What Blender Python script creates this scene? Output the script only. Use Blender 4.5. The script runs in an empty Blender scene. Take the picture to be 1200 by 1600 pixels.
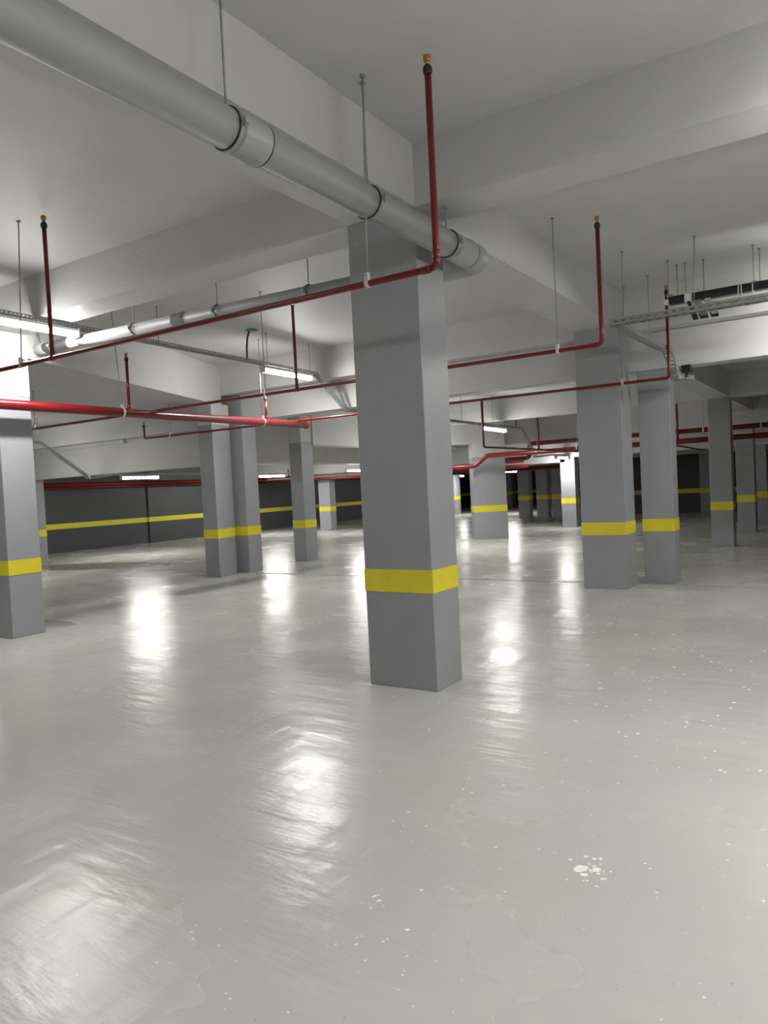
import bpy, bmesh, math, random
from mathutils import Vector, Matrix

random.seed(7)
S = bpy.context.scene
COL = S.collection

# ------------------------------------------------------------------ camera, world, exposure
cam = bpy.data.objects.new('camera', bpy.data.cameras.new('camera'))
COL.objects.link(cam)
yaw, pitch, roll = math.radians(33.0935), math.radians(-1.9107), math.radians(2.9005)
RW = Matrix.Rotation(yaw, 3, 'Z') @ Matrix.Rotation(pitch, 3, 'X') @ Matrix.Rotation(roll, 3, 'Y')
r_, f_, u_ = RW.col[0], RW.col[1], RW.col[2]
M4 = Matrix(((r_[0], u_[0], -f_[0], 0), (r_[1], u_[1], -f_[1], 0), (r_[2], u_[2], -f_[2], 1.6), (0, 0, 0, 1)))
cam.matrix_world = M4
cam.data.sensor_fit = 'VERTICAL'
cam.data.sensor_height = 36.0
cam.data.lens = 1146.8 / 1600 * 36.0
cam.data.clip_start = 0.05
cam.data.clip_end = 200
S.camera = cam

w = bpy.data.worlds.new('world'); S.world = w
w.use_nodes = True
w.node_tree.nodes['Background'].inputs[0].default_value = (0.5, 0.52, 0.55, 1)
w.node_tree.nodes['Background'].inputs[1].default_value = 0.0
S.view_settings.view_transform = 'Standard'
S.view_settings.look = 'None'
S.view_settings.gamma = 1.0
S.view_settings.use_curve_mapping = False
S.view_settings.exposure = 0.0
S.cycles.use_denoising = True
S.cycles.max_bounces = 10
S.cycles.diffuse_bounces = 8
S.cycles.sample_clamp_indirect = 4.0
LAMP = 235.0         # radiance of the tube diffusers

# ------------------------------------------------------------------ materials
def srgb(r, g, b):
    f = lambda c: (c / 12.92 if c <= 0.04045 else ((c + 0.055) / 1.055) ** 2.4)
    return (f(r / 255), f(g / 255), f(b / 255), 1)

def mat(name, col, rough=0.5, metal=0.0, bump=0.0, bscale=40, mottle=0.0, mscale=3, spec=0.5, dist=0.01):
    m = bpy.data.materials.new(name); m.use_nodes = True
    nt = m.node_tree; n = nt.nodes; l = nt.links
    b = n['Principled BSDF']
    b.inputs['Base Color'].default_value = col
    b.inputs['Roughness'].default_value = rough
    b.inputs['Metallic'].default_value = metal
    b.inputs['Specular IOR Level'].default_value = spec
    tc = n.new('ShaderNodeTexCoord')
    if mottle > 0:
        t = n.new('ShaderNodeTexNoise'); t.inputs['Scale'].default_value = mscale
        t.inputs['Detail'].default_value = 6; t.inputs['Roughness'].default_value = 0.6
        l.new(tc.outputs['Object'], t.inputs['Vector'])
        mx = n.new('ShaderNodeMix'); mx.data_type = 'RGBA'
        mx.inputs[6].default_value = tuple(c * (1 - mottle) for c in col[:3]) + (1,)
        mx.inputs[7].default_value = tuple(min(1, c * (1 + mottle)) for c in col[:3]) + (1,)
        mr = n.new('ShaderNodeMapRange'); mr.inputs[1].default_value = 0.3; mr.inputs[2].default_value = 0.7
        l.new(t.outputs['Fac'], mr.inputs[0]); l.new(mr.outputs[0], mx.inputs[0])
        l.new(mx.outputs[2], b.inputs['Base Color'])
    if bump > 0:
        t2 = n.new('ShaderNodeTexNoise'); t2.inputs['Scale'].default_value = bscale
        t2.inputs['Detail'].default_value = 5
        l.new(tc.outputs['Object'], t2.inputs['Vector'])
        bp = n.new('ShaderNodeBump'); bp.inputs['Strength'].default_value = bump; bp.inputs['Distance'].default_value = dist
        l.new(t2.outputs['Fac'], bp.inputs['Height']); l.new(bp.outputs[0], b.inputs['Normal'])
    return m

def emit(name, col, strength):
    m = bpy.data.materials.new(name); m.use_nodes = True
    nt = m.node_tree; nt.nodes.clear()
    e = nt.nodes.new('ShaderNodeEmission'); o = nt.nodes.new('ShaderNodeOutputMaterial')
    e.inputs[0].default_value = col
    # a prismatic diffuser: brightest straight down, weaker out of its sides
    n, l = nt.nodes, nt.links
    g = n.new('ShaderNodeNewGeometry'); sx = n.new('ShaderNodeSeparateXYZ'); l.new(g.outputs['Normal'], sx.inputs[0])
    r = n.new('ShaderNodeMapRange'); r.inputs[1].default_value = 0.0; r.inputs[2].default_value = -1.0
    r.inputs[3].default_value = strength * 0.2; r.inputs[4].default_value = strength
    l.new(sx.outputs[2], r.inputs[0]); l.new(r.outputs[0], e.inputs[1])
    nt.links.new(e.outputs[0], o.inputs[0]); return m

MWHITE = mat('white_emulsion', (0.575, 0.575, 0.568, 1), 0.55, bump=0.35, bscale=26, mottle=0.045, mscale=1.3)
MGREY = mat('grey_pillar_paint', (0.325, 0.334, 0.356, 1), 0.42, bump=0.35, bscale=75, mottle=0.05, mscale=2.2, dist=0.006)
MYEL = mat('yellow_band_paint', (0.80, 0.69, 0.035, 1), 0.42, bump=0.3, bscale=75, mottle=0.05, mscale=6, dist=0.006)
MWALL = mat('dark_grey_wall_paint', (0.06, 0.063, 0.067, 1), 0.5, bump=0.3, bscale=40, mottle=0.06, mscale=1.2)
MRED = mat('red_pipe_enamel', (0.165, 0.007, 0.010, 1), 0.3, bump=0.05, bscale=60, mottle=0.08, mscale=5)
MPVC = mat('grey_plastic_pipe', (0.32, 0.325, 0.325, 1), 0.5, mottle=0.04, mscale=4)
MPVC2 = mat('pale_grey_plastic_socket', (0.36, 0.365, 0.365, 1), 0.42, mottle=0.03, mscale=6)
MZINC = mat('galvanised_steel', (0.33, 0.34, 0.34, 1), 0.55, 0.35, mottle=0.12, mscale=18)
MZINC2 = mat('pale_zinc_clamp', (0.66, 0.66, 0.63, 1), 0.4, 0.35, mottle=0.08, mscale=18)
MRUB = mat('black_rubber', (0.012, 0.012, 0.013, 1), 0.6, mottle=0.1, mscale=20)
MBLACK = mat('black_duct_paint', (0.014, 0.016, 0.02, 1), 0.35, mottle=0.2, mscale=8)
MBRASS = mat('brass_head', (0.55, 0.24, 0.07, 1), 0.35, 0.7, mottle=0.15, mscale=60)
MDARK = mat('dark_fitting', (0.03, 0.018, 0.016, 1), 0.45, mottle=0.2, mscale=40)
MLIGHT = emit('lit_diffuser', (1.0, 0.985, 0.94, 1), LAMP)
MHOUSE = mat('white_lamp_housing', (0.75, 0.76, 0.75, 1), 0.4, mottle=0.03, mscale=10)
MTEAL = mat('teal_junction_box', (0.10, 0.32, 0.34, 1), 0.5, mottle=0.08, mscale=30)
MSPECK = mat('dried_white_paint', (0.82, 0.82, 0.78, 1), 0.5, mottle=0.05, mscale=30)
MJOINT = mat('dark_joint_filler', (0.05, 0.045, 0.04, 1), 0.8, bump=0.4, bscale=60, mottle=0.3, mscale=14)

def floor_material():
    m = bpy.data.materials.new('grey_epoxy_floor'); m.use_nodes = True
    nt = m.node_tree; n = nt.nodes; l = nt.links
    b = n['Principled BSDF']
    tc = n.new('ShaderNodeTexCoord')
    def noise(scale, detail=5, rough=0.55, dist=0.0, sc=None):
        t = n.new('ShaderNodeTexNoise'); t.inputs['Scale'].default_value = scale
        t.inputs['Detail'].default_value = detail; t.inputs['Roughness'].default_value = rough
        t.inputs['Distortion'].default_value = dist
        if sc:
            mp = n.new('ShaderNodeMapping'); mp.inputs['Scale'].default_value = sc[:3]
            mp.inputs['Rotation'].default_value = (0, 0, sc[3])
            l.new(tc.outputs['Object'], mp.inputs[0]); l.new(mp.outputs[0], t.inputs['Vector'])
        else:
            l.new(tc.outputs['Object'], t.inputs['Vector'])
        return t.outputs['Fac']
    def rng(x, a, b_, c=0.0, d=1.0):
        r = n.new('ShaderNodeMapRange'); r.interpolation_type = 'SMOOTHSTEP' if b_ > a else 'LINEAR'; r.inputs[1].default_value = a; r.inputs[2].default_value = b_
        r.inputs[3].default_value = c; r.inputs[4].default_value = d
        l.new(x, r.inputs[0]); return r.outputs[0]
    def mix(f, A, B):
        x = n.new('ShaderNodeMix'); x.data_type = 'RGBA'
        for i, v in ((6, A), (7, B)):
            if isinstance(v, tuple): x.inputs[i].default_value = v
            else: l.new(v, x.inputs[i])
        if isinstance(f, float): x.inputs[0].default_value = f
        else: l.new(f, x.inputs[0])
        return x.outputs[2]
    def math_(op, a, b_):
        x = n.new('ShaderNodeMath'); x.operation = op
        for i, v in ((0, a), (1, b_)):
            if isinstance(v, (int, float)): x.inputs[i].default_value = v
            else: l.new(v, x.inputs[i])
        return x.outputs[0]
    c = mix(rng(noise(0.55, 5, 0.5, 0.15), 0.32, 0.68), (0.465, 0.465, 0.445, 1), (0.52, 0.518, 0.495, 1))
    # pale worn streaks left by the trowel
    c = mix(rng(noise(1.6, 5, 0.55, 0.25, (1, 3.2, 1, 0.5)), 0.48, 0.9, 0, 0.4), c, (0.58, 0.575, 0.53, 1))
    # warmer dusty patches
    c = mix(rng(noise(0.9, 4, 0.5, 0.2), 0.5, 0.85, 0, 0.5), c, (0.48, 0.46, 0.39, 1))
    # specks of grit
    c = mix(rng(noise(55, 2, 0.5), 0.72, 0.76, 0, 0.5), c, (0.16, 0.15, 0.13, 1))
    c = mix(rng(noise(38, 2, 0.5, 0, (1, 1, 1, 0.3)), 0.715, 0.75, 0, 0.8), c, (0.72, 0.72, 0.69, 1))
    # damp patches with a shape of their own: (x, y, rx, ry, angle)
    sep = n.new('ShaderNodeSeparateXYZ'); l.new(tc.outputs['Object'], sep.inputs[0])
    wob = noise(1.3, 5, 0.6)
    for (px, py, rx, ry, ang, amt) in ((-16.4, 11.3, 2.6, 0.8, 0.35, 0.75), (-9.3, 5.72, 0.65, 0.22, 0.1, 0.5),
                                       (-10.6, 26.9, 1.7, 1.0, 0.2, 0.8), (-11.2, 21.5, 0.9, 0.6, 0.0, 0.6)):
        dx = math_('SUBTRACT', sep.outputs[0], px); dy = math_('SUBTRACT', sep.outputs[1], py)
        ca, sa = math.cos(ang), math.sin(ang)
        ux = math_('ADD', math_('MULTIPLY', dx, ca / rx), math_('MULTIPLY', dy, sa / rx))
        uy = math_('ADD', math_('MULTIPLY', dx, -sa / ry), math_('MULTIPLY', dy, ca / ry))
        d = math_('ADD', math_('MULTIPLY', ux, ux), math_('MULTIPLY', uy, uy))
        d = math_('ADD', d, math_('MULTIPLY', math_('SUBTRACT', wob, 0.5), 2.2))
        c = mix(math_('MULTIPLY', rng(d, 1.05, 0.9), amt), c, (0.13, 0.12, 0.10, 1))
    l.new(c, b.inputs['Base Color'])
    l.new(rng(noise(1.1, 4, 0.5, 0.1), 0.3, 0.7, 0.19, 0.29), b.inputs['Roughness'])
    b.inputs['Specular IOR Level'].default_value = 0.36
    h1 = noise(1.5, 4, 0.5, 0.3, (1, 3.6, 1, 0.55))
    h2 = noise(1.7, 4, 0.5, 0.3, (3.4, 1, 1, 0.35))
    h3 = noise(9.0, 5, 0.6, 0.6, (1, 5.0, 1, 0.5))
    h = math_('ADD', math_('ADD', h1, math_('MULTIPLY', h2, 0.7)), math_('MULTIPLY', h3, 0.08))
    bp = n.new('ShaderNodeBump'); bp.inputs['Strength'].default_value = 1.0; bp.inputs['Distance'].default_value = 0.0085
    l.new(h, bp.inputs['Height']); l.new(bp.outputs[0], b.inputs['Normal'])
    return m
MFLOOR = floor_material()

# ------------------------------------------------------------------ mesh helpers
class MB:
    def __init__(s): s.bm = bmesh.new()
    def box(s, x0, x1, y0, y1, z0, z1):
        v = [s.bm.verts.new(p) for p in ((x0, y0, z0), (x1, y0, z0), (x1, y1, z0), (x0, y1, z0),
                                         (x0, y0, z1), (x1, y0, z1), (x1, y1, z1), (x0, y1, z1))]
        for f in ((3, 2, 1, 0), (4, 5, 6, 7), (0, 1, 5, 4), (1, 2, 6, 5), (2, 3, 7, 6), (3, 0, 4, 7)):
            s.bm.faces.new([v[i] for i in f])
        return s
    def prism(s, pts, z0, z1):
        lo = [s.bm.verts.new((x, y, z0)) for x, y in pts]; hi = [s.bm.verts.new((x, y, z1)) for x, y in pts]
        s.bm.faces.new(lo[::-1]); s.bm.faces.new(hi)
        k = len(pts)
        for i in range(k):
            s.bm.faces.new((lo[i], lo[(i + 1) % k], hi[(i + 1) % k], hi[i]))
        return s
    def obox(s, c, ax, ay, az, hx, hy, hz):      # oriented box
        c, ax, ay, az = Vector(c), Vector(ax).normalized(), Vector(ay).normalized(), Vector(az).normalized()
        v = []
        for k in (-1, 1):
            for (i, j) in ((-1, -1), (1, -1), (1, 1), (-1, 1)):
                v.append(s.bm.verts.new(c + ax * hx * i + ay * hy * j + az * hz * k))
        for f in ((3, 2, 1, 0), (4, 5, 6, 7), (0, 1, 5, 4), (1, 2, 6, 5), (2, 3, 7, 6), (3, 0, 4, 7)):
            s.bm.faces.new([v[i] for i in f])
        return s
    def tube(s, path, rad, seg=16, cap=True):
        P = [Vector(p) for p in path]
        rads = rad if isinstance(rad, (list, tuple)) else [rad] * len(P)
        rings = []; up = None
        for i, p in enumerate(P):
            t = ((P[i] - P[i - 1]).normalized() if i else Vector()) + ((P[i + 1] - P[i]).normalized() if i < len(P) - 1 else Vector())
            t.normalize()
            if up is None:
                up = Vector((0, 0, 1)) if abs(t.z) < 0.9 else Vector((0, 1, 0))
            up = (up - t * up.dot(t)).normalized(); sd = t.cross(up)
            rings.append([s.bm.verts.new(p + (up * math.cos(a) + sd * math.sin(a)) * rads[i])
                          for a in [2 * math.pi * k / seg for k in range(seg)]])
        for A, B in zip(rings, rings[1:]):
            for k in range(seg):
                f = s.bm.faces.new((A[k], B[k], B[(k + 1) % seg], A[(k + 1) % seg])); f.smooth = True
        if cap:
            s.bm.faces.new(rings[0]); s.bm.faces.new(rings[-1][::-1])
        return s
    def ring(s, c, axis, r0, r1, wid, seg=28, a0=0, a1=2 * math.pi):
        c, t = Vector(c), Vector(axis).normalized()
        up = Vector((0, 0, 1)) if abs(t.z) < 0.9 else Vector((0, 1, 0))
        up = (up - t * up.dot(t)).normalized(); sd = t.cross(up)
        full = abs(a1 - a0 - 2 * math.pi) < 1e-6
        rs = []
        for k in range(seg if full else seg + 1):
            a = a0 + (a1 - a0) * k / seg
            d = up * math.cos(a) + sd * math.sin(a)
            rs.append([s.bm.verts.new(c + d * r + t * (wid / 2) * q) for r, q in ((r0, -1), (r1, -1), (r1, 1), (r0, 1))])
        m = len(rs)
        for k in range(m if full else m - 1):
            A, B = rs[k], rs[(k + 1) % m]
            for i in range(4):
                f = s.bm.faces.new((A[i], A[(i + 1) % 4], B[(i + 1) % 4], B[i])); f.smooth = (i % 2 == 1)
        if not full:
            s.bm.faces.new(rs[0][::-1]); s.bm.faces.new(rs[-1])
        return s
    def done(s, name, m, parent=None, bevel=0.0):
        bmesh.ops.recalc_face_normals(s.bm, faces=s.bm.faces)
        if bevel: bmesh.ops.bevel(s.bm, geom=list(s.bm.edges), offset=bevel, segments=1, affect='EDGES')
        me = bpy.data.meshes.new(name); s.bm.to_mesh(me); s.bm.free()
        me.materials.append(m)
        o = bpy.data.objects.new(name, me); COL.objects.link(o)
        if parent is not None:
            o.parent = parent
            if parent.type == 'EMPTY': o.matrix_parent_inverse = Matrix.Translation(parent.location).inverted()
        return o

def fillet(path, r, n=6):
    P = [Vector(p) for p in path]; out = [P[0]]
    for a, b, c in zip(P, P[1:], P[2:]):
        d1, d2 = (a - b).normalized(), (c - b).normalized()
        ang = d1.angle(d2)
        k = min(r / math.tan(ang / 2), 0.45 * (a - b).length, 0.45 * (c - b).length)
        p0, p1 = b + d1 * k, b + d2 * k
        for i in range(n + 1):
            t = i / n
            out.append(p0 * (1 - t) ** 2 + b * 2 * t * (1 - t) + p1 * t * t)
    out.append(P[-1]); return out

def struct(o): o['kind'] = 'structure'; return o
GROUPS = {'concrete_pillar': 'grey pillars with yellow bands', 'hanger_rod': 'hanger rods under the ceiling', 'tube_lamp': 'tube lamps of the garage',
          'pipe_clamp': 'steel clamps on the drain pipe', 'cable_tray': 'perforated cable trays', 'sprinkler_pipe': 'red sprinkler branch pipes',
          'far_water_main': 'red mains in the far bays', 'wall_water_main': 'red mains along the left wall', 'cross_pipe': 'far red cross pipes',
          'strut_bracket': 'struts under the black duct', 'junction_box': 'small junction boxes'}
def thing(name, label, cat, loc, group=None):
    group = group or GROUPS.get(name)
    o = bpy.data.objects.new(name, None); COL.objects.link(o)
    o.empty_display_size = 0.1; o.location = loc
    o['label'] = label; o['category'] = cat
    if group: o['group'] = group
    return o

# ------------------------------------------------------------------ the setting
ZC, ZC2, ZC3, ZCL = 4.18, 3.65, 3.0, 3.5
XL, XR, YF, YB = -22.1, 8.0, -9.0, 46.0
fl = MB().box(XL, XR, YF, 10.95, -0.15, 0).box(XL, XR, 11.005, YB, -0.15, 0).done('floor', MFLOOR)
struct(fl)
MB().box(XL, XR, 10.94, 11.015, -0.15, -0.008).done('expansion_joint', MJOINT, fl)

struct(MB().box(XL, XR, YF, 10.98, ZC, ZC + 0.2).done('ceiling', MWHITE))
struct(MB().prism([(XL, 5.3), (-8.75, 5.3), (-10.95, 10.75), (XL, 10.75)], ZCL, ZCL + 0.2).done('ceiling', MWHITE))
struct(MB().box(-14.4, XR, 10.98, 21.0, ZC2, ZC2 + 0.2).done('ceiling', MWHITE))
struct(MB().box(XL, -14.2, 10.98, 21.0, 2.92, 3.1).done('ceiling', MWHITE))
struct(MB().box(XL, XR, 21.0, YB, ZC3, ZC3 + 0.2).done('ceiling', MWHITE))

def beam(x0, x1, y0, y1, z0, z1): return struct(MB().box(x0, x1, y0, y1, z0, z1).done('ceiling_beam', MWHITE))
beam(XL, XR, 4.91, 5.32, 3.71, ZC + 0.05)                # across the near pillar
beam(-3.38, -2.78, YF, 4.91, 3.71, ZC + 0.05)            # along the drain pipe
beam(-3.38, -2.80, 5.32, 10.72, 3.685, ZC + 0.05)
beam(-11.05, XR, 10.72, 10.95, 3.62, ZC + 0.05)          # either side of the expansion joint
beam(-10.6, XR, 11.05, 11.4, 3.10, ZC + 0.1)
beam(XL, -11.05, 10.72, 10.95, 3.0, ZC + 0.05)
beam(XL, -10.95, 11.05, 11.4, 2.26, ZC + 0.1)
DG = (-0.373, 0.928)
q0, q1 = Vector((-8.62, 5.32)), Vector((-10.78, 10.74))
nrm = Vector((-(q1 - q0).y, (q1 - q0).x)).normalized() * 0.4
struct(MB().prism([tuple(q0), tuple(q1), tuple(q1 + nrm), tuple(q0 + nrm)], 3.42, ZC + 0.05).done('ceiling_beam', MWHITE))
beam(-9.2, -8.62, YF, 4.91, 3.71, ZC + 0.05)
beam(3.0, 3.6, YF, 4.91, 3.71, ZC + 0.05)
beam(3.0, 3.6, 5.32, 10.72, 3.71, ZC + 0.05)
beam(-2.68, -2.25, 11.4, 16.76, 3.12, ZC2 + 0.05)        # beyond the joint
beam(-11.05, -10.64, 13.46, 20.7, 2.67, ZC2 + 0.05)
beam(-10.62, XR, 16.76, 17.1, 3.11, ZC2 + 0.05)
beam(-2.68, -2.25, 17.1, 20.7, 3.08, ZC2 + 0.05)
beam(-14.0, XR, 20.7, 21.05, 2.71, ZC2 + 0.05)
beam(-14.4, -14.0, 11.4, 23.4, 2.43, ZC2 + 0.05)
beam(XL, -8.1, 23.4, 23.8, 2.13, ZC3 + 0.05)
beam(-8.1, XR, 23.4, 23.8, 2.28, ZC3 + 0.05)
beam(-20.0, -9.5, 29.4, 29.8, 2.12, ZC3 + 0.05)
beam(XL, -8.2, 36.0, 36.4, 2.1, ZC3 + 0.05)
beam(-8.2, XR, 30.4, 30.75, 2.3, ZC3 + 0.05)
e1 = Vector((math.cos(0.628), math.sin(0.628))); e2 = Vector((-e1.y, e1.x))
c0 = Vector((-9.15, 18.73))
pr = lambda a, b: tuple(c0 + e1 * a + e2 * b)
struct(MB().prism([pr(-1.3, 0), pr(0.93, 0), pr(0.93, 0.6), pr(-1.3, 0.6)], 2.70, ZC2 + 0.05).done('ceiling_beam', MWHITE))

def wall(name, x0, x1, y0, y1, z1, band, m=None):
    o = struct(MB().box(x0, x1, y0, y1, 0, z1).done(name, m or MWALL))
    if band: MB().box(*band, 0.77, 0.945).done('yellow_band', MYEL, o)
    return o
wall('wall_left', XL - 0.3, XL, YF, YB, ZC + 0.2, (XL, XL + 0.004, YF, YB))
wall('wall_front', XL, XR, YF - 0.3, YF, ZC + 0.2, (XL, XR, YF, YF + 0.004))
wall('wall_right', XR, XR + 0.3, YF, YB, ZC + 0.2, (XR - 0.004, XR, YF, YB))
wall('wall_back', -8.2, XR, 31.0, 31.3, ZC3, (-8.2, XR, 30.996, 31.0))
wall('wall_far', XL, -8.2, YB, YB + 0.3, ZC3 + 0.1, (XL, -8.2, YB - 0.004, YB))
wall('wall_side', -8.2, -7.9, 31.3, YB, ZC3 + 0.1, (-8.204, -8.2, 31.3, YB))
tr = struct(MB().box(XL, XL + 0.06, 17.95, 18.35, 0, 2.9).done('trim_1', MWALL))
MB().box(XL, XL + 0.064, 17.946, 18.354, 0.77, 0.945).done('yellow_band', MYEL, tr)

# ------------------------------------------------------------------ pillars
def pillar(fp, top, label, head=None, group=None):
    xs = sum(p[0] for p in fp) / len(fp); ys = sum(p[1] for p in fp) / len(fp)
    t = thing('concrete_pillar', label, 'pillar', (xs, ys, 0), group)
    gz = head if head else top
    MB().prism(fp, 0, gz).done('shaft', MGREY, t, bevel=0.006)
    c = Vector((xs, ys))
    big = [tuple(Vector(p) + (Vector(p) - c).normalized() * 0.004) for p in fp]
    MB().prism(big, 0.765, 0.945).done('yellow_band', MYEL, t)
    if head: MB().prism(fp, head, top).done('white_head', MWHITE, t)
    return t
R = lambda x0, x1, y0, y1: [(x0, y0), (x1, y0), (x1, y1), (x0, y1)]
pillar(R(-3.41, -2.78, 4.90, 5.32), 3.71, 'large nearest grey pillar with yellow band, in front of the grey drain pipe')
pillar(R(-9.25, -8.62, 4.90, 5.32), 3.71, 'grey pillar at the left edge of the photo, glaring white at its top', head=2.95)
pillar(R(-3.40, -2.77, 10.42, 10.93), 3.70, 'wide grey pillar right of centre beside the floor joint, nearer of a pair')
pillar(R(-2.70, -2.26, 11.06, 11.40), 3.12, 'narrower grey pillar just behind the wide right pillar, past the floor joint')
pillar([(-10.95, 10.23), (-10.54, 10.21), (-10.72, 10.86), (-11.15, 10.88)], 3.42, 'grey pillar with white head on the left, left one of the touching pair', head=3.0)
pillar(R(-11.02, -10.52, 11.02, 11.41), 3.62, 'slim grey pillar tucked close behind the left white headed pillar')
pillar(R(-11.03, -10.67, 13.05, 13.47), 3.66, 'slender grey pillar with white head, just left of the nearest big pillar', head=2.72)
pillar(R(-18.37, -17.81, 23.42, 23.8), 2.13, 'distant grey pillar before the dark wall, immediately left of the nearest pillar')
pillar([pr(0, 0), pr(0.93, 0), pr(0.93, 0.6), pr(0, 0.6)], 2.71, 'broad turned grey pillar with white head under the bent red pipe', head=2.32)
pillar(R(-8.27, -7.79, 23.4, 23.8), 2.28, 'brightly lit distant pillar beside a lamp, left of the wide right pillar')
pillar(R(-2.68, -2.25, 16.76, 17.1), 3.12, 'dark grey pillar standing alone on the right, nearest of the shaded ones')
pillar(R(-2.68, -2.26, 20.7, 21.05), 2.71, 'dark grey pillar with pale head behind the lone shaded right pillar', head=2.35)
pillar(R(-2.68, -2.24, 23.4, 23.8), 2.28, 'farthest dark pillar at the right edge of the photo')
pillar(R(-5.22, -4.80, 30.42, 30.74), 2.3, 'distant pillar against the dark back wall, half hidden by the lone right pillar')
pillar(R(-18.66, -18.12, 11.06, 11.4), 2.26, 'thin sliver of grey pillar showing behind the left edge pillar')
pillar(R(-12.30, -11.80, 29.42, 29.8), 2.12, 'leftmost of the three dim far pillars behind the puddle')
pillar(R(-11.48, -10.98, 29.42, 29.8), 2.12, 'middle one of the three dim far pillars behind the puddle')
pillar(R(-10.82, -10.15, 29.42, 29.8), 2.12, 'rightmost of the three dim far pillars behind the puddle')
pillar(R(-18.25, -17.75, 34.1, 34.7), 3.02, 'tiny far pillar seen between the nearest pillar and the broad turned pillar')
pillar(R(-18.98, -18.5, 43.2, 43.8), 3.02, 'tiny far pillar just right of the broad turned pillar')

# ------------------------------------------------------------------ sprinkler pipes
def sprinkler(parent, x, y, ztop, r):
    MB().tube([(x, y, ztop - 0.115), (x, y, ztop - 0.105), (x, y, ztop - 0.075), (x, y, ztop - 0.06)],
              [r * 1.05, r * 1.5, r * 1.5, r * 0.95], 14).done('collar', MDARK, parent)
    MB().tube([(x, y, ztop - 0.06), (x, y, ztop - 0.042)], r * 0.8, 12).done('nozzle', MZINC, parent)
    h = MB().tube([(x, y, ztop - 0.042), (x, y, ztop - 0.036), (x, y, ztop - 0.006), (x, y, ztop)],
              [r * 0.9, r * 1.22, r * 1.22, r * 0.7], 12).done('sprinkler_head', MBRASS, parent)
def socket(parent, p, axis, r, m=MRED):
    a = Vector(axis).normalized(); p = Vector(p)
    MB().tube([p - a * 0.03, p - a * 0.026, p + a * 0.026, p + a * 0.03], [r, r * 1.22, r * 1.22, r], 14).done('coupling', m, parent)
RB, RR = 0.0205, 0.0185
def branch(y, z, xr, xl, risers, tip, label, lefttip=None, yl=None):
    yl = y if yl is None else yl
    t = thing('sprinkler_pipe', label, 'pipe', (xr, y, z))
    path = [(xr, y, tip - 0.11), (xr, y, z), (xl, yl, z)]
    if lefttip: path.append((xl, yl, lefttip - 0.11))
    MB().tube(fillet(path, 0.055), RB).done('pipe', MRED, t)
    socket(t, (xr, y, z + 0.075), (0, 0, 1), RB * 0.97); socket(t, (xr - 0.075, y, z), (1, 0, 0), RB * 0.97)
    sprinkler(t, xr, y, tip, RR)
    if lefttip: sprinkler(t, xl, yl, lefttip, RR)
    for x in risers:
        MB().tube([(x, y, z + RB * 0.7), (x, y, tip - 0.11)], RR).done('riser', MRED, t)
        socket(t, (x, y, z), (1, 0, 0), RB); socket(t, (x, y, z + 0.035), (0, 0, 1), RR)
        sprinkler(t, x, y, tip, RR)
    return t
branch(3.92, 2.895, -2.09, -12.4, [-5.97], 4.14, 'nearest red sprinkler pipe crossing in front of the big pillar')
branch(7.15, 2.87, -2.06, -12.4, [-5.86], 4.09, 'second red sprinkler pipe, reaching right to the tall riser by the wide pillar')
branch(10.36, 2.865, -2.11, -12.44, [], 4.09, 'third red sprinkler pipe, passing before the wide right pillar to a riser', lefttip=3.21, yl=10.14)

t = thing('water_main', 'thick bright red water main running from left edge to a blunt end', 'pipe', (-8.4, 7, 2.8))
MB().tube([(-8.4, 1.0, 2.8), (-8.4, 10.44, 2.8)], 0.062, 22).done('pipe', MRED, t)
MB().tube([(-8.4, 10.42, 2.8), (-8.4, 10.46, 2.8), (-8.4, 10.48, 2.8)], [0.068, 0.068, 0.05], 22).done('end_cap', MRED, t)
for yy, zt in ((6.62, 3.62), (9.4, 3.28)):
    MB().tube([(-8.4, yy, 2.85), (-8.4, yy, zt - 0.11)], RB).done('riser', MRED, t)
    socket(t, (-8.4, yy, 2.88), (0, 0, 1), RB); sprinkler(t, -8.4, yy, zt, RR)

t = thing('drop_pipe', 'thin red pipe dropping from the third sprinkler pipe and running to the far mains', 'pipe', (-4.83, 10.4, 2.2))
MB().tube(fillet([(-4.83, 10.30, 2.85), (-4.83, 10.30, 2.14), (-4.87, 18.0, 2.14)], 0.05), 0.018).done('pipe', MRED, t)
socket(t, (-4.83, 10.30, 2.8), (0, 0, 1), 0.018)

t = thing('far_water_main', 'thick red main bending down over the broad turned pillar', 'pipe', (-4, 18, 2.33))
MB().tube(fillet([(6.5, 18.0, 2.34), (-8.35, 18.0, 2.31), (-8.72, 18.0, 2.05), (-11.9, 18.0, 2.05)], 0.12), 0.062, 18).done('pipe', MRED, t)
for x, zt in ((-6.9, 3.3), (-3.53, 3.3)):
    MB().tube([(x, 18.0, 2.35), (x, 18.0, zt)], 0.024).done('riser', MRED, t)
    sprinkler(t, x, 18.0, zt + 0.1, 0.022)
t = thing('far_water_main', 'upper thick red main ending in a double elbow beside the wide right pillar', 'pipe', (-4, 20, 2.65))
MB().tube(fillet([(6.5, 20.0, 2.66), (-7.95, 20.0, 2.64), (-7.95, 20.0, 2.24), (-8.75, 20.0, 2.23)], 0.14), 0.062, 18).done('pipe', MRED, t)
t = thing('far_branch_pipe', 'thin red slanting branch below the two far mains on the right', 'pipe', (-3, 18.5, 2.2))
MB().tube([(-3.6, 18.0, 2.24), (-2.95, 20.6, 2.02)], 0.02).done('pipe', MRED, t)
MB().tube([(-3.1, 20.0, 2.07), (-3.1, 20.0, 2.34)], 0.02).done('riser', MRED, t)
MB().tube([(-3.6, 18.0, 2.22), (-3.6, 18.0, 2.34)], 0.03).done('drop', MRED, t)
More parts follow.
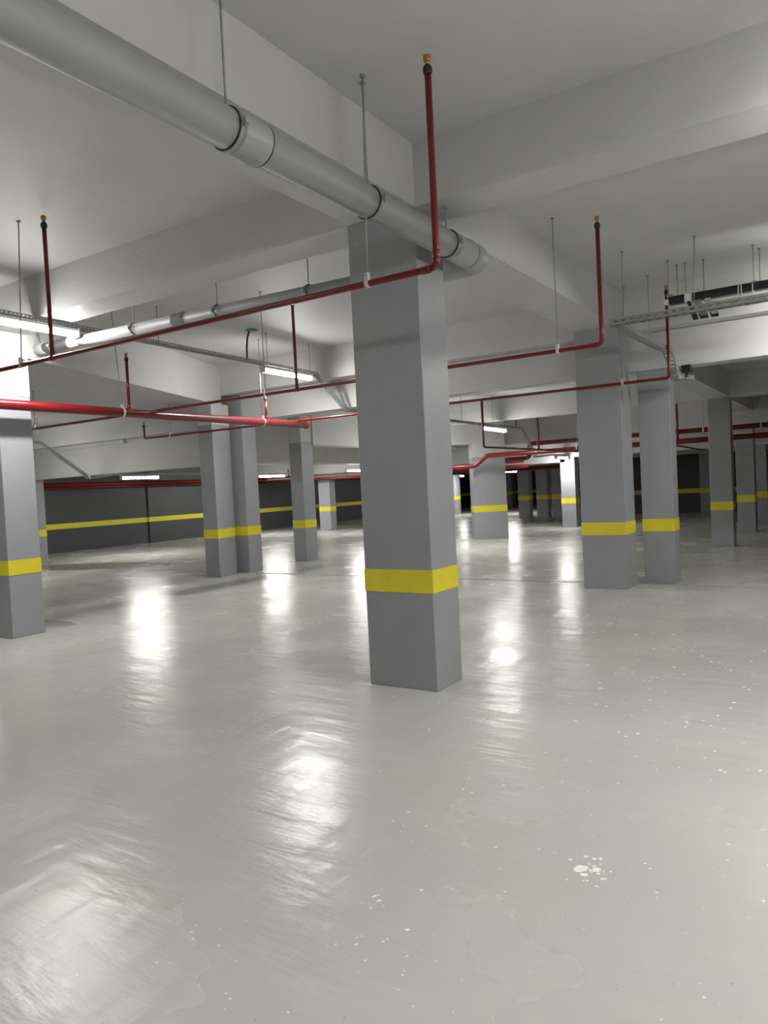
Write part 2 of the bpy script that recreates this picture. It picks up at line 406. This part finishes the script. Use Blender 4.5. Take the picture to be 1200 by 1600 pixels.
for k, (zz, xx, lab) in enumerate(((2.24, -21.6, 'upper red main running along the dark left wall'), (2.11, -21.6, 'lower red main running along the dark left wall'),
                                  (2.19, -21.15, 'red main nearest the lamp along the dark left wall'))):
    t = thing('wall_water_main', lab, 'pipe', (xx, 17, zz))
    MB().tube([(xx, 11.5, zz), (xx, 44, zz)], 0.045, 14).done('pipe', MRED, t)
for k, (yy, zz, lab) in enumerate(((22.6, 2.22, 'red branch with short risers crossing behind the slender pillar'), (22.9, 2.07, 'thick red cross main behind the slender pillar'))):
    t = thing('cross_pipe', lab, 'pipe', (-17, yy, zz))
    MB().tube([(-21.5, yy, zz), (-9.2, yy, zz)], 0.03 if k == 0 else 0.06, 14).done('pipe', MRED, t)
    if k == 0:
        for x in (-19.2, -15.4):
            MB().tube([(x, yy, zz), (x, yy, zz + 0.3)], 0.025).done('riser', MRED, t)
for k, (yy, lab) in enumerate(((28.6, 'dim far red pipe above the three dim pillars'), (27.9, 'nearer dim red pipe above the three dim pillars'))):
    t = thing('cross_pipe', lab, 'pipe', (-12, yy, 2.05))
    MB().tube([(-17.5, yy, 2.02 + 0.06 * k), (-8.8, yy, 2.06 + 0.06 * k)], 0.045, 14).done('pipe', MRED, t)

# ------------------------------------------------------------------ hangers
def hanger(x, y, ztop, zpipe, r, label, axis='x', dx=0.0, dy=0.0, clamp=True, rr=0.0055):
    t = thing('hanger_rod', label, 'hanger', (x, y, ztop))
    zt = zpipe + (r + 0.03 if clamp else 0)
    MB().tube([(x + dx, y + dy, ztop + 0.004), (x, y, zt)], rr, 8).done('rod', MZINC, t)
    MB().tube([(x + dx, y + dy, ztop + 0.003), (x + dx, y + dy, ztop - 0.012)], 0.018, 10).done('anchor_plate', MZINC, t)
    if clamp:
        a = (1, 0, 0) if axis == 'x' else (0, 1, 0)
        MB().ring((x, y, zpipe), a, r * 1.02, r + 0.006, 0.03).done('clamp', MZINC2, t)
        b = MB()
        if axis == 'x': b.box(x - 0.014, x + 0.014, y - 0.02, y + 0.006, zpipe + r, zpipe + r + 0.045)
        else: b.box(x - 0.006, x + 0.02, y - 0.014, y + 0.014, zpipe + r, zpipe + r + 0.045)
        b.done('lug', MZINC2, t)
        d = Vector((0, 1, 0)) if axis == 'x' else Vector((1, 0, 0))
        p = Vector((x, y, zpipe + r + 0.028))
        MB().tube([p - d * 0.03, p + d * 0.035], 0.006, 8).done('bolt', MZINC, t)
    return t
hanger(-2.59, 3.92, ZC, 2.895, RB, 'long rod and clamp holding nearest red pipe before the big pillar', dx=0.04)
hanger(-6.45, 3.92, ZC, 2.895, RB, 'long rod and clamp holding nearest red pipe at the left edge', dx=0.1)
hanger(-2.5, 7.15, ZC, 2.87, RB, 'rod and clamp holding second red pipe near its tall right riser')
hanger(-6.38, 7.15, ZC, 2.87, RB, 'rod and clamp on second red pipe passing behind the glowing left lamp')
hanger(-11.5, 7.15, ZCL, 2.87, RB, 'rod and clamp on second red pipe beside the left edge pillar')
hanger(-2.72, 10.347, ZC, 2.865, RB, 'rod and clamp holding third red pipe in front of the wide pillar', dx=0.06)
hanger(-6.6, 10.264, ZC, 2.865, RB, 'rod and clamp holding third red pipe behind the big pillar')
hanger(-11.67, 10.156, ZCL, 2.865, RB, 'rod and clamp on the upturned left end of third red pipe')
hanger(-8.4, 6.5, ZC, 2.8, 0.062, 'left rod and wide ring clamp round the bright red main', axis='y', dx=-0.1)
hanger(-8.4, 9.3, ZC, 2.8, 0.062, 'right rod and wide ring clamp round the bright red main', axis='y')
hanger(-6.95, 18.0, 3.1 + 0.55, 2.335, 0.062, 'rod and clamp on far red main left of the wide right pillar')
hanger(-5.9, 18.0, 3.65, 2.335, 0.062, 'rod and clamp on far red main hidden close behind the wide pillar')
hanger(-3.3, 20.0, 3.65, 2.65, 0.062, 'rod and clamp on upper far main beside the narrow right pillar')
hanger(-2.0, 20.0, 3.65, 2.655, 0.062, 'rod and clamp on upper far main at the right edge')

# ------------------------------------------------------------------ grey drain pipe
t = thing('drain_pipe', 'thick grey plastic drain pipe running overhead past the big pillar', 'pipe', (-2.6, 2, 3.41))
DR = 0.1
MB().tube([(-2.6, -6.0, 3.38), (-2.6, 5.22, 3.43)], DR, 32).done('pipe', MPVC, t)
for y0, y1 in ((2.77, 2.97), (5.13, 5.4)):
    z = 3.38 + (y0 + 6) / 11.22 * 0.05
    MB().tube([(-2.6, y0, z), (-2.6, y0 + 0.01, z), (-2.6, y1 - 0.055, z), (-2.6, y1 - 0.045, z), (-2.6, y1 - 0.02, z), (-2.6, y1 - 0.005, z), (-2.6, y1, z)],
              [DR, DR * 1.06, DR * 1.06, DR * 1.13, DR * 1.13, DR * 1.09, DR], 32).done('socket', MPVC2, t)
    MB().ring((-2.6, y1 - 0.004, z), (0, 1, 0), DR * 0.99, DR * 1.11, 0.008).done('seal_ring', MDARK, t)
MB().tube(fillet([(-2.6, 5.38, 3.43), (-2.6, 5.62, 3.43), (-3.0, 5.62, 3.43)], 0.13, 8), DR * 1.1, 28).done('elbow', MPVC2, t)
MB().tube([(-3.0, 5.62, 3.43), (-3.05, 5.62, 3.43), (-3.15, 5.62, 3.43)], [DR * 1.1, DR * 1.1, 0.07], 28).done('reducer', MPVC2, t)
P2 = 0.063
zz = lambda x: 3.445 + (-3.1 - x) / 5.6 * 0.115
MB().tube([(-3.1, 5.62, zz(-3.1)), (-3.8, 5.52, zz(-3.8)), (-8.62, 5.5, zz(-8.62))], P2, 24).done('pipe', MPVC, t)
for x in (-6.07, -7.9):
    MB().tube([(x + 0.09, 5.5, zz(x)), (x + 0.085, 5.5, zz(x)), (x - 0.05, 5.5, zz(x)), (x - 0.06, 5.5, zz(x)), (x - 0.09, 5.5, zz(x)), (x - 0.1, 5.5, zz(x))],
              [P2, P2 * 1.07, P2 * 1.07, P2 * 1.18, P2 * 1.18, P2], 24).done('socket', MPVC2, t)
MB().tube(fillet([(-8.5, 5.5, zz(-8.6)), (-8.7, 5.5, zz(-8.7)), (-8.78, 5.5, 3.80)], 0.07, 7), P2 * 1.16, 22).done('elbow', MPVC2, t)

def pipeclamp(p, axis, r, ztop, label):
    t = thing('pipe_clamp', label, 'clamp', p)
    x, y, z = p
    MB().ring(p, axis, r * 1.0, r * 1.06, 0.034).done('rubber_lining', MRUB, t)
    MB().ring(p, axis, r * 1.055, r * 1.1, 0.024).done('steel_band', MZINC, t)
    a = Vector(axis); sd = a.cross(Vector((0, 0, 1)))
    for s in (-1, 1):
        c = Vector(p) + sd * s * (r * 1.1 + 0.014) + Vector((0, 0, 0.0))
        MB().obox(c, a, sd, (0, 0, 1), 0.013, 0.014, 0.012).done('lug', MZINC, t)
        MB().tube([c - Vector((0, 0, 0.03)), c + Vector((0, 0, 0.03))], 0.006, 8).done('bolt', MZINC, t)
    MB().tube([(x, y, z + r * 1.08), (x, y, ztop + 0.004)], 0.006, 8).done('rod', MZINC, t)
    MB().tube([(x, y, ztop + 0.003), (x, y, ztop - 0.012)], 0.018, 10).done('anchor_plate', MZINC, t)
pipeclamp((-2.6, 2.74, 3.419), (0, 1, 0), DR, ZC, 'steel pipe clamp with rod on thick drain pipe beside its upper socket')
pipeclamp((-2.6, 3.99, 3.4245), (0, 1, 0), DR, ZC, 'middle steel clamp with rod on thick drain pipe, left of the red riser')
pipeclamp((-2.6, 5.06, 3.429), (0, 1, 0), DR, 3.71, 'steel clamp on thick drain pipe right of the big pillar, short rod')
for x, lab in ((-4.3, 'clamp on thin drain pipe closest to the big pillar'), (-5.5, 'second clamp on thin drain pipe, left of the pillar'),
               (-6.81, 'third clamp on thin drain pipe, at the start of the bright stretch'), (-8.35, 'last clamp on thin drain pipe beside the left edge pillar')):
    pipeclamp((x, 5.5, zz(x)), (1, 0, 0), P2, ZC, lab)

# ------------------------------------------------------------------ cable trays
def tray(name, pts, label, wdt=0.1, hgt=0.045, step=0.05, group=None, rung=True):
    P = [Vector(p) for p in pts]
    t = thing(name, label, 'cable tray', P[0])
    rails, rg = MB(), MB()
    for a, b in zip(P, P[1:]):
        d = (b - a); L = d.length; d.normalize()
        sd = d.cross(Vector((0, 0, 1)))
        if sd.length < 0.2: sd = Vector((1, 0, 0))
        sd.normalize(); up = sd.cross(d).normalized()
        k = max(1, int(L / step))
        for s in (-1, 1):
            e = (a + b) / 2 + sd * s * wdt / 2
            rails.obox(e + up * hgt * 0.86, d, sd, up, L / 2 + 0.008, 0.0025, hgt * 0.14)
            rails.obox(e + up * hgt * 0.16, d, sd, up, L / 2 + 0.008, 0.0025, hgt * 0.16)
            rails.obox(e - sd * s * 0.007, d, sd, up, L / 2 + 0.008, 0.007, 0.0018)
            for i in range(k):
                rails.obox(a + d * (i + 0.5) * L / k + sd * s * wdt / 2 + up * hgt * 0.5, d, sd, up, step * 0.25, 0.002, hgt * 0.3)
        for i in range(k):
            rg.obox(a + d * (i + 0.5) * L / k, d, sd, up, step * 0.2, wdt / 2, 0.0015)
    rails.done('side_rails', MZINC, t)
    o = rg.done('slotted_base', MZINC, t); o['kind'] = 'stuff'
    return t
tray('cable_tray', [(-7.5, -6.0, 3.66), (-7.69, 4.46, 3.66), (-8.09, 10.40, 3.66)], 'left perforated cable tray carrying the two brightest lamps')
tray('cable_tray', [(-8.1, 10.40, 3.66), (-7.85, 10.95, 3.02), (-7.6, 11.6, 3.0)], 'slanting perforated tray dropping from the left lamp towards the big pillar')
tray('cable_tray', [(-2.42, 8.75, 3.35), (4.5, 8.75, 3.36)], 'upper right cable tray running under the black duct to the right edge', wdt=0.11, hgt=0.07, step=0.09)
tray('cable_tray', [(-2.33, 8.78, 3.345), (-2.33, 9.4, 3.33), (-2.25, 10.2, 3.28), (-2.16, 10.5, 3.24)], 'perforated tray curving away from the corner above the wide right pillar', wdt=0.12)
tray('cable_tray', [(-2.16, 10.5, 3.24), (-2.13, 10.62, 3.1), (-2.11, 10.66, 2.93), (-2.10, 10.7, 2.88), (-1.95, 10.95, 2.88)], 'short perforated tray bending straight down behind the right red riser', wdt=0.12)
tray('cable_tray', [(-15.3, 6.0, 2.95), (-15.12, 9.47, 2.95), (-15.17, 10.62, 2.21), (-16.9, 11.9, 2.21)], 'slim tray slanting down across the far left beams', wdt=0.1)
tray('cable_tray', [(-16.9, 11.9, 2.21), (-17.28, 12.95, 2.31), (-17.36, 14.7, 2.31), (-19.0, 20.5, 2.33), (-19.0, 22.9, 2.33)], 'far left tray above the lamp by the dark wall')
tray('cable_tray', [(-7.3, 13.0, 2.93), (-7.36, 17.95, 2.93), (-7.36, 18.6, 2.45), (-7.36, 18.9, 2.2)], 'tray with lamp between big and wide pillars, bending down at its end', wdt=0.09)
tray('cable_tray', [(-7.36, 18.95, 2.2), (-8.0, 22.0, 2.33), (-8.0, 23.3, 2.33)], 'small far tray above the lamp by the bright distant pillar', wdt=0.09)

# ------------------------------------------------------------------ lamps
def lamp(a, b, label, wdt=0.1):
    a, b = Vector(a), Vector(b); d = (b - a); L = d.length; d.normalize()
    sd = d.cross(Vector((0, 0, 1))).normalized(); up = Vector((0, 0, 1))
    t = thing('tube_lamp', label, 'lamp', (a + b) / 2)
    MB().obox((a + b) / 2 + up * 0.03, d, sd, up, L / 2, wdt * 0.47, 0.018).done('housing', MHOUSE, t, bevel=0.004)
    bm = bmesh.new(); rings = []
    K = 12
    for p in (a + d * 0.025, b - d * 0.025):
        rings.append([bm.verts.new(p + sd * math.cos(k) * wdt * 0.5 - up * math.sin(k) * 0.05) for k in [math.radians(-4 + 188 * i / K) for i in range(K + 1)]])
    for k in range(K):
        bm.faces.new((rings[0][k], rings[0][k + 1], rings[1][k + 1], rings[1][k]))
    bm.faces.new(rings[0]); bm.faces.new(rings[1][::-1]); bm.faces.new((rings[0][0], rings[1][0], rings[1][K], rings[0][K]))
    m = MB(); m.bm.free(); m.bm = bm
    m.done('diffuser', MLIGHT, t)
    for p in (a + d * 0.012, b - d * 0.012):
        MB().obox(p + up * 0.004, d, sd, up, 0.013, wdt / 2 + 0.004, 0.056).done('end_cap', MHOUSE, t, bevel=0.004)
    return t
lamp((-7.66, 4.08, 3.6), (-7.73, 5.42, 3.6), 'glaring tube lamp at the left edge beside the white topped pillar')
lamp((-8.035, 8.95, 3.6), (-8.085, 10.26, 3.6), 'glowing tube lamp on the tray between left pillars and big pillar')
lamp((-17.3, 13.2, 2.25), (-17.35, 14.55, 2.25), 'tube lamp before the dark left wall, under the deep beam')
lamp((-19.0, 20.6, 2.27), (-19.0, 22.1, 2.27), 'tube lamp glimpsed left of the slender white headed pillar')
lamp((-7.33, 15.55, 2.87), (-7.36, 16.95, 2.86), 'tube lamp hanging over the broad turned pillar')
lamp((-8.0, 22.3, 2.27), (-8.0, 23.3, 2.27), 'small tube lamp beside the brightly lit distant pillar')
lamp((-14.25, 32.4, 2.07), (-14.15, 33.7, 2.07), 'tiny far tube lamp just right of the broad turned pillar')
lamp((-16.9, 33.0, 2.0), (-17.2, 34.0, 2.0), 'tiny far tube lamp just left of the broad turned pillar')
lamp((-15.2, 21.0, 2.27), (-15.2, 22.3, 2.27), 'tube lamp hidden behind the big pillar')
for x, y, z0, lab in ((-14.2, 33.05, 2.13, 'rod of the tiny far lamp right of the broad turned pillar'), (-17.05, 33.5, 2.06, 'rod of the tiny far lamp left of the broad turned pillar'),
                      (-15.2, 21.65, 2.31, 'rod of the lamp hidden behind the big pillar'), (-13.0, 28.6, 2.04, 'rod of the dim far red pipe above the three dim pillars'), (-13.0, 27.9, 2.10, 'rod of the nearer dim red pipe above the three dim pillars')):
    hanger(x, y, ZC3, z0, 0.01, lab, clamp=False)
lamp((-10.45, 16.3, 2.93), (-9.75, 17.35, 2.93), 'tube lamp lighting the broad turned pillar, hidden behind the big pillar')
hanger(-10.1, 16.82, 3.11, 2.965, 0.01, 'rod of the lamp lighting the broad turned pillar', clamp=False)
# lamps of the same rows, outside the picture, and added fill lamps
lamp((-7.56, -0.9, 3.6), (-7.6, 0.4, 3.6), 'tube lamp of the left row, out of the picture behind the viewer')
lamp((-0.2, 4.6, 3.5), (1.1, 4.6, 3.5), 'tube lamp of the right row beside the near beam, out of the picture')
lamp((-0.62, 10.0, 3.63), (0.68, 10.0, 3.63), 'tube lamp beside the black duct, out of the picture')
lamp((1.9, 3.0, 3.56), (1.9, 4.3, 3.56), 'added fill lamp brightening the right face of the big pillar, out of the picture')  # unseen fill, added for stronger light from the right
lamp((-16.2, 8.35, 2.88), (-14.95, 8.3, 2.88), 'added fill lamp brightening the deep far left beams, hidden behind the left edge pillar')  # added out of sight to lift the dark far left beams
lamp((0.75, -0.9, 3.6), (0.75, 0.4, 3.6), 'tube lamp of the right row, out of the picture above the viewer')

# ------------------------------------------------------------------ black busbar duct and fittings on the right
t = thing('busbar_duct', 'black busbar duct hanging above the upper right cable tray', 'duct', (-1.95, 9.65, 3.7))
MB().box(-1.93, 5.0, 9.60, 9.70, 3.665, 3.75).done('duct', MBLACK, t, bevel=0.006)
MB().box(-1.93, 5.0, 9.585, 9.60, 3.735, 3.757).done('flange', MBLACK, t)
MB().box(-1.99, -1.93, 9.615, 9.685, 3.68, 3.74).done('end_plug', MHOUSE, t, bevel=0.005)
MB().box(-1.74, -1.66, 9.55, 9.60, 3.65, 3.76).done('tap_off_box', MHOUSE, t, bevel=0.006)
for x in (-1.15, -1.12, -1.0): MB().box(x - 0.006, x + 0.006, 9.58, 9.72, 3.64, 3.77).done('clip', MZINC2, t)
for x, y, lab in ((-1.91, 9.52, 'left rear rod of the black duct'), (-1.86, 9.80, 'left front rod of the black duct'), (-1.76, 9.78, 'second rear rod of the black duct'),
                  (-1.55, 9.78, 'rod above the crossed bracket of the black duct'), (-0.985, 9.58, 'front rod of the right pair on the black duct'), (-0.94, 9.78, 'rear rod of the right pair on the black duct')):
    tt = thing('hanger_rod', lab, 'hanger', (x, y, ZC))
    MB().tube([(x, y, ZC + 0.004), (x, y, 3.76)], 0.0055, 8).done('rod', MZINC, tt)
    MB().box(x - 0.03, x + 0.03, min(y, 9.64), max(y, 9.66), 3.752, 3.772).done('hook', MZINC, tt)
    MB().tube([(x, y, ZC + 0.003), (x, y, ZC - 0.012)], 0.018, 10).done('anchor_plate', MZINC, tt)
for i, (x0, x1, m) in enumerate(((-1.70, -1.66, MBLACK), (-1.62, -1.55, MZINC), (-1.50, -1.44, MZINC2))):
    tt = thing('strut_bracket', ('left black strut under the black duct', 'middle steel strut under the black duct', 'right pale strut under the black duct')[i], 'bracket', (x0, 9.5, 3.5))
    MB().obox(((x0 + x1) / 2 + 0.04, 9.45, 3.53), (1, 0, 0), (0.25, -0.5, -0.55), (0, 0.74, -0.67), (x1 - x0) / 2, 0.17, 0.014).done('strut', m, tt)
    MB().obox(((x0 + x1) / 2 + 0.085, 9.36, 3.42), (1, 0, 0), (0.25, -0.5, -0.55), (0, 0.74, -0.67), (x1 - x0) / 2 + 0.01, 0.03, 0.02).done('foot', MBLACK, tt)
for x, y, z0, lab in ((-2.28, 8.75, 3.36, 'rod at the left end of the upper right tray'), (-1.5, 8.75, 3.36, 'tall rod of the upper right tray before the black duct'),
                      (-2.27, 10.05, 3.30, 'rod holding the curving perforated tray on the right'), (-8.0, 9.05, 3.66, 'rod at the left end of the glowing tray lamp'),
                      (-8.12, 10.3, 3.66, 'rod at the right end of the glowing tray lamp'), (-7.88, 6.75, 3.66, 'rod on left tray behind the nearest red pipe')):
    hanger(x, y, ZC, z0, 0.01, lab, clamp=False, rr=0.005, dx=0.03 if x > -2.3 and y < 9 else 0)
hanger(-15.12, 9.45, ZCL, 2.95, 0.01, 'rod at the top of the far left slanting tray', clamp=False)
hanger(-7.3, 14.5, ZC2, 2.93, 0.01, 'left rod of the tray between big and wide pillars', clamp=False)
hanger(-7.33, 16.2, ZC2, 2.93, 0.01, 'rod directly over the lamp above the broad turned pillar', clamp=False)
t = thing('junction_box', 'teal ceiling junction box with a hanging black cable', 'junction box', (-8.05, 8.6, ZC))
MB().box(-8.02, -7.88, 8.6, 8.72, ZC - 0.03, ZC + 0.002).done('box', MTEAL, t, bevel=0.004)
MB().tube([(-7.98, 8.64, ZC - 0.025), (-7.985, 8.60, 4.05), (-7.975, 8.56, 3.9), (-8.0, 8.58, 3.69)], 0.014, 10).done('cable', MRUB, t)
t = thing('junction_box', 'small black box at the foot of the bent right tray', 'junction box', (-1.98, 10.68, 3.0))
MB().box(-2.02, -1.90, 10.70, 10.82, 2.96, 3.06).done('box', MBLACK, t, bevel=0.005)
MB().tube([(-1.96, 10.75, 2.96), (-1.97, 10.75, 2.89)], 0.012, 8).done('gland', MRUB, t)
t = thing('tray_cable', 'short black cable dropping to the tray lamp right of the big pillar', 'cable', (-7.36, 17.7, 3.1))
MB().tube([(-7.36, 17.7, ZC2), (-7.35, 17.7, 3.2), (-7.37, 17.68, 2.95)], 0.012, 8).done('cable', MRUB, t)

# ------------------------------------------------------------------ dried paint drops on the floor
bm = bmesh.new()
def drop(x, y, r):
    a0 = random.random() * 6; e = 0.6 + random.random() * 0.5
    k = 8
    ring = []
    for i in range(k):
        a = 2 * math.pi * i / k; q = r * (0.8 + 0.35 * random.random())
        u, v = math.cos(a) * q, math.sin(a) * q * e
        ring.append(bm.verts.new((x + u * math.cos(a0) - v * math.sin(a0), y + u * math.sin(a0) + v * math.cos(a0), 0.0002)))
    top = bm.verts.new((x, y, 0.0014))
    for i in range(k): bm.faces.new((ring[i], ring[(i + 1) % k], top))
for (x, y, n, sp, r) in ((-0.97, 2.90, 34, 0.05, 0.006), (-0.98, 2.87, 5, 0.025, 0.016), (-1.8, 2.9, 10, 0.06, 0.005), (-1.75, 3.45, 12, 0.14, 0.006), (-1.63, 2.27, 9, 0.05, 0.005),
                         (-1.53, 2.05, 12, 0.09, 0.005), (-1.74, 1.6, 3, 0.03, 0.005), (-1.98, 1.8, 8, 0.09, 0.005), (-0.77, 4.7, 25, 0.35, 0.008),
                         (-2.5, 5.35, 16, 0.2, 0.008), (-1.4, 5.5, 45, 0.6, 0.009), (-1.3, 6.6, 60, 0.8, 0.011), (-2.3, 8.4, 40, 0.9, 0.012), (-1.2, 3.6, 14, 0.5, 0.005),
                         (-0.36, 3.2, 2, 0.06, 0.008), (-4.9, 5.9, 14, 0.5, 0.008), (-3.5, 3.6, 12, 0.8, 0.005), (-1.6, 2.6, 40, 0.7, 0.004), (-1.0, 4.0, 50, 0.9, 0.005)):
    for _ in range(n): drop(random.gauss(x, sp), random.gauss(y, sp), r * random.uniform(0.4, 1.6))
m = MB(); m.bm.free(); m.bm = bm
o = m.done('paint_drops', MSPECK)
o['kind'] = 'stuff'; o['label'] = 'dried white paint drops spattered over the glossy grey floor'; o['category'] = 'paint drops'
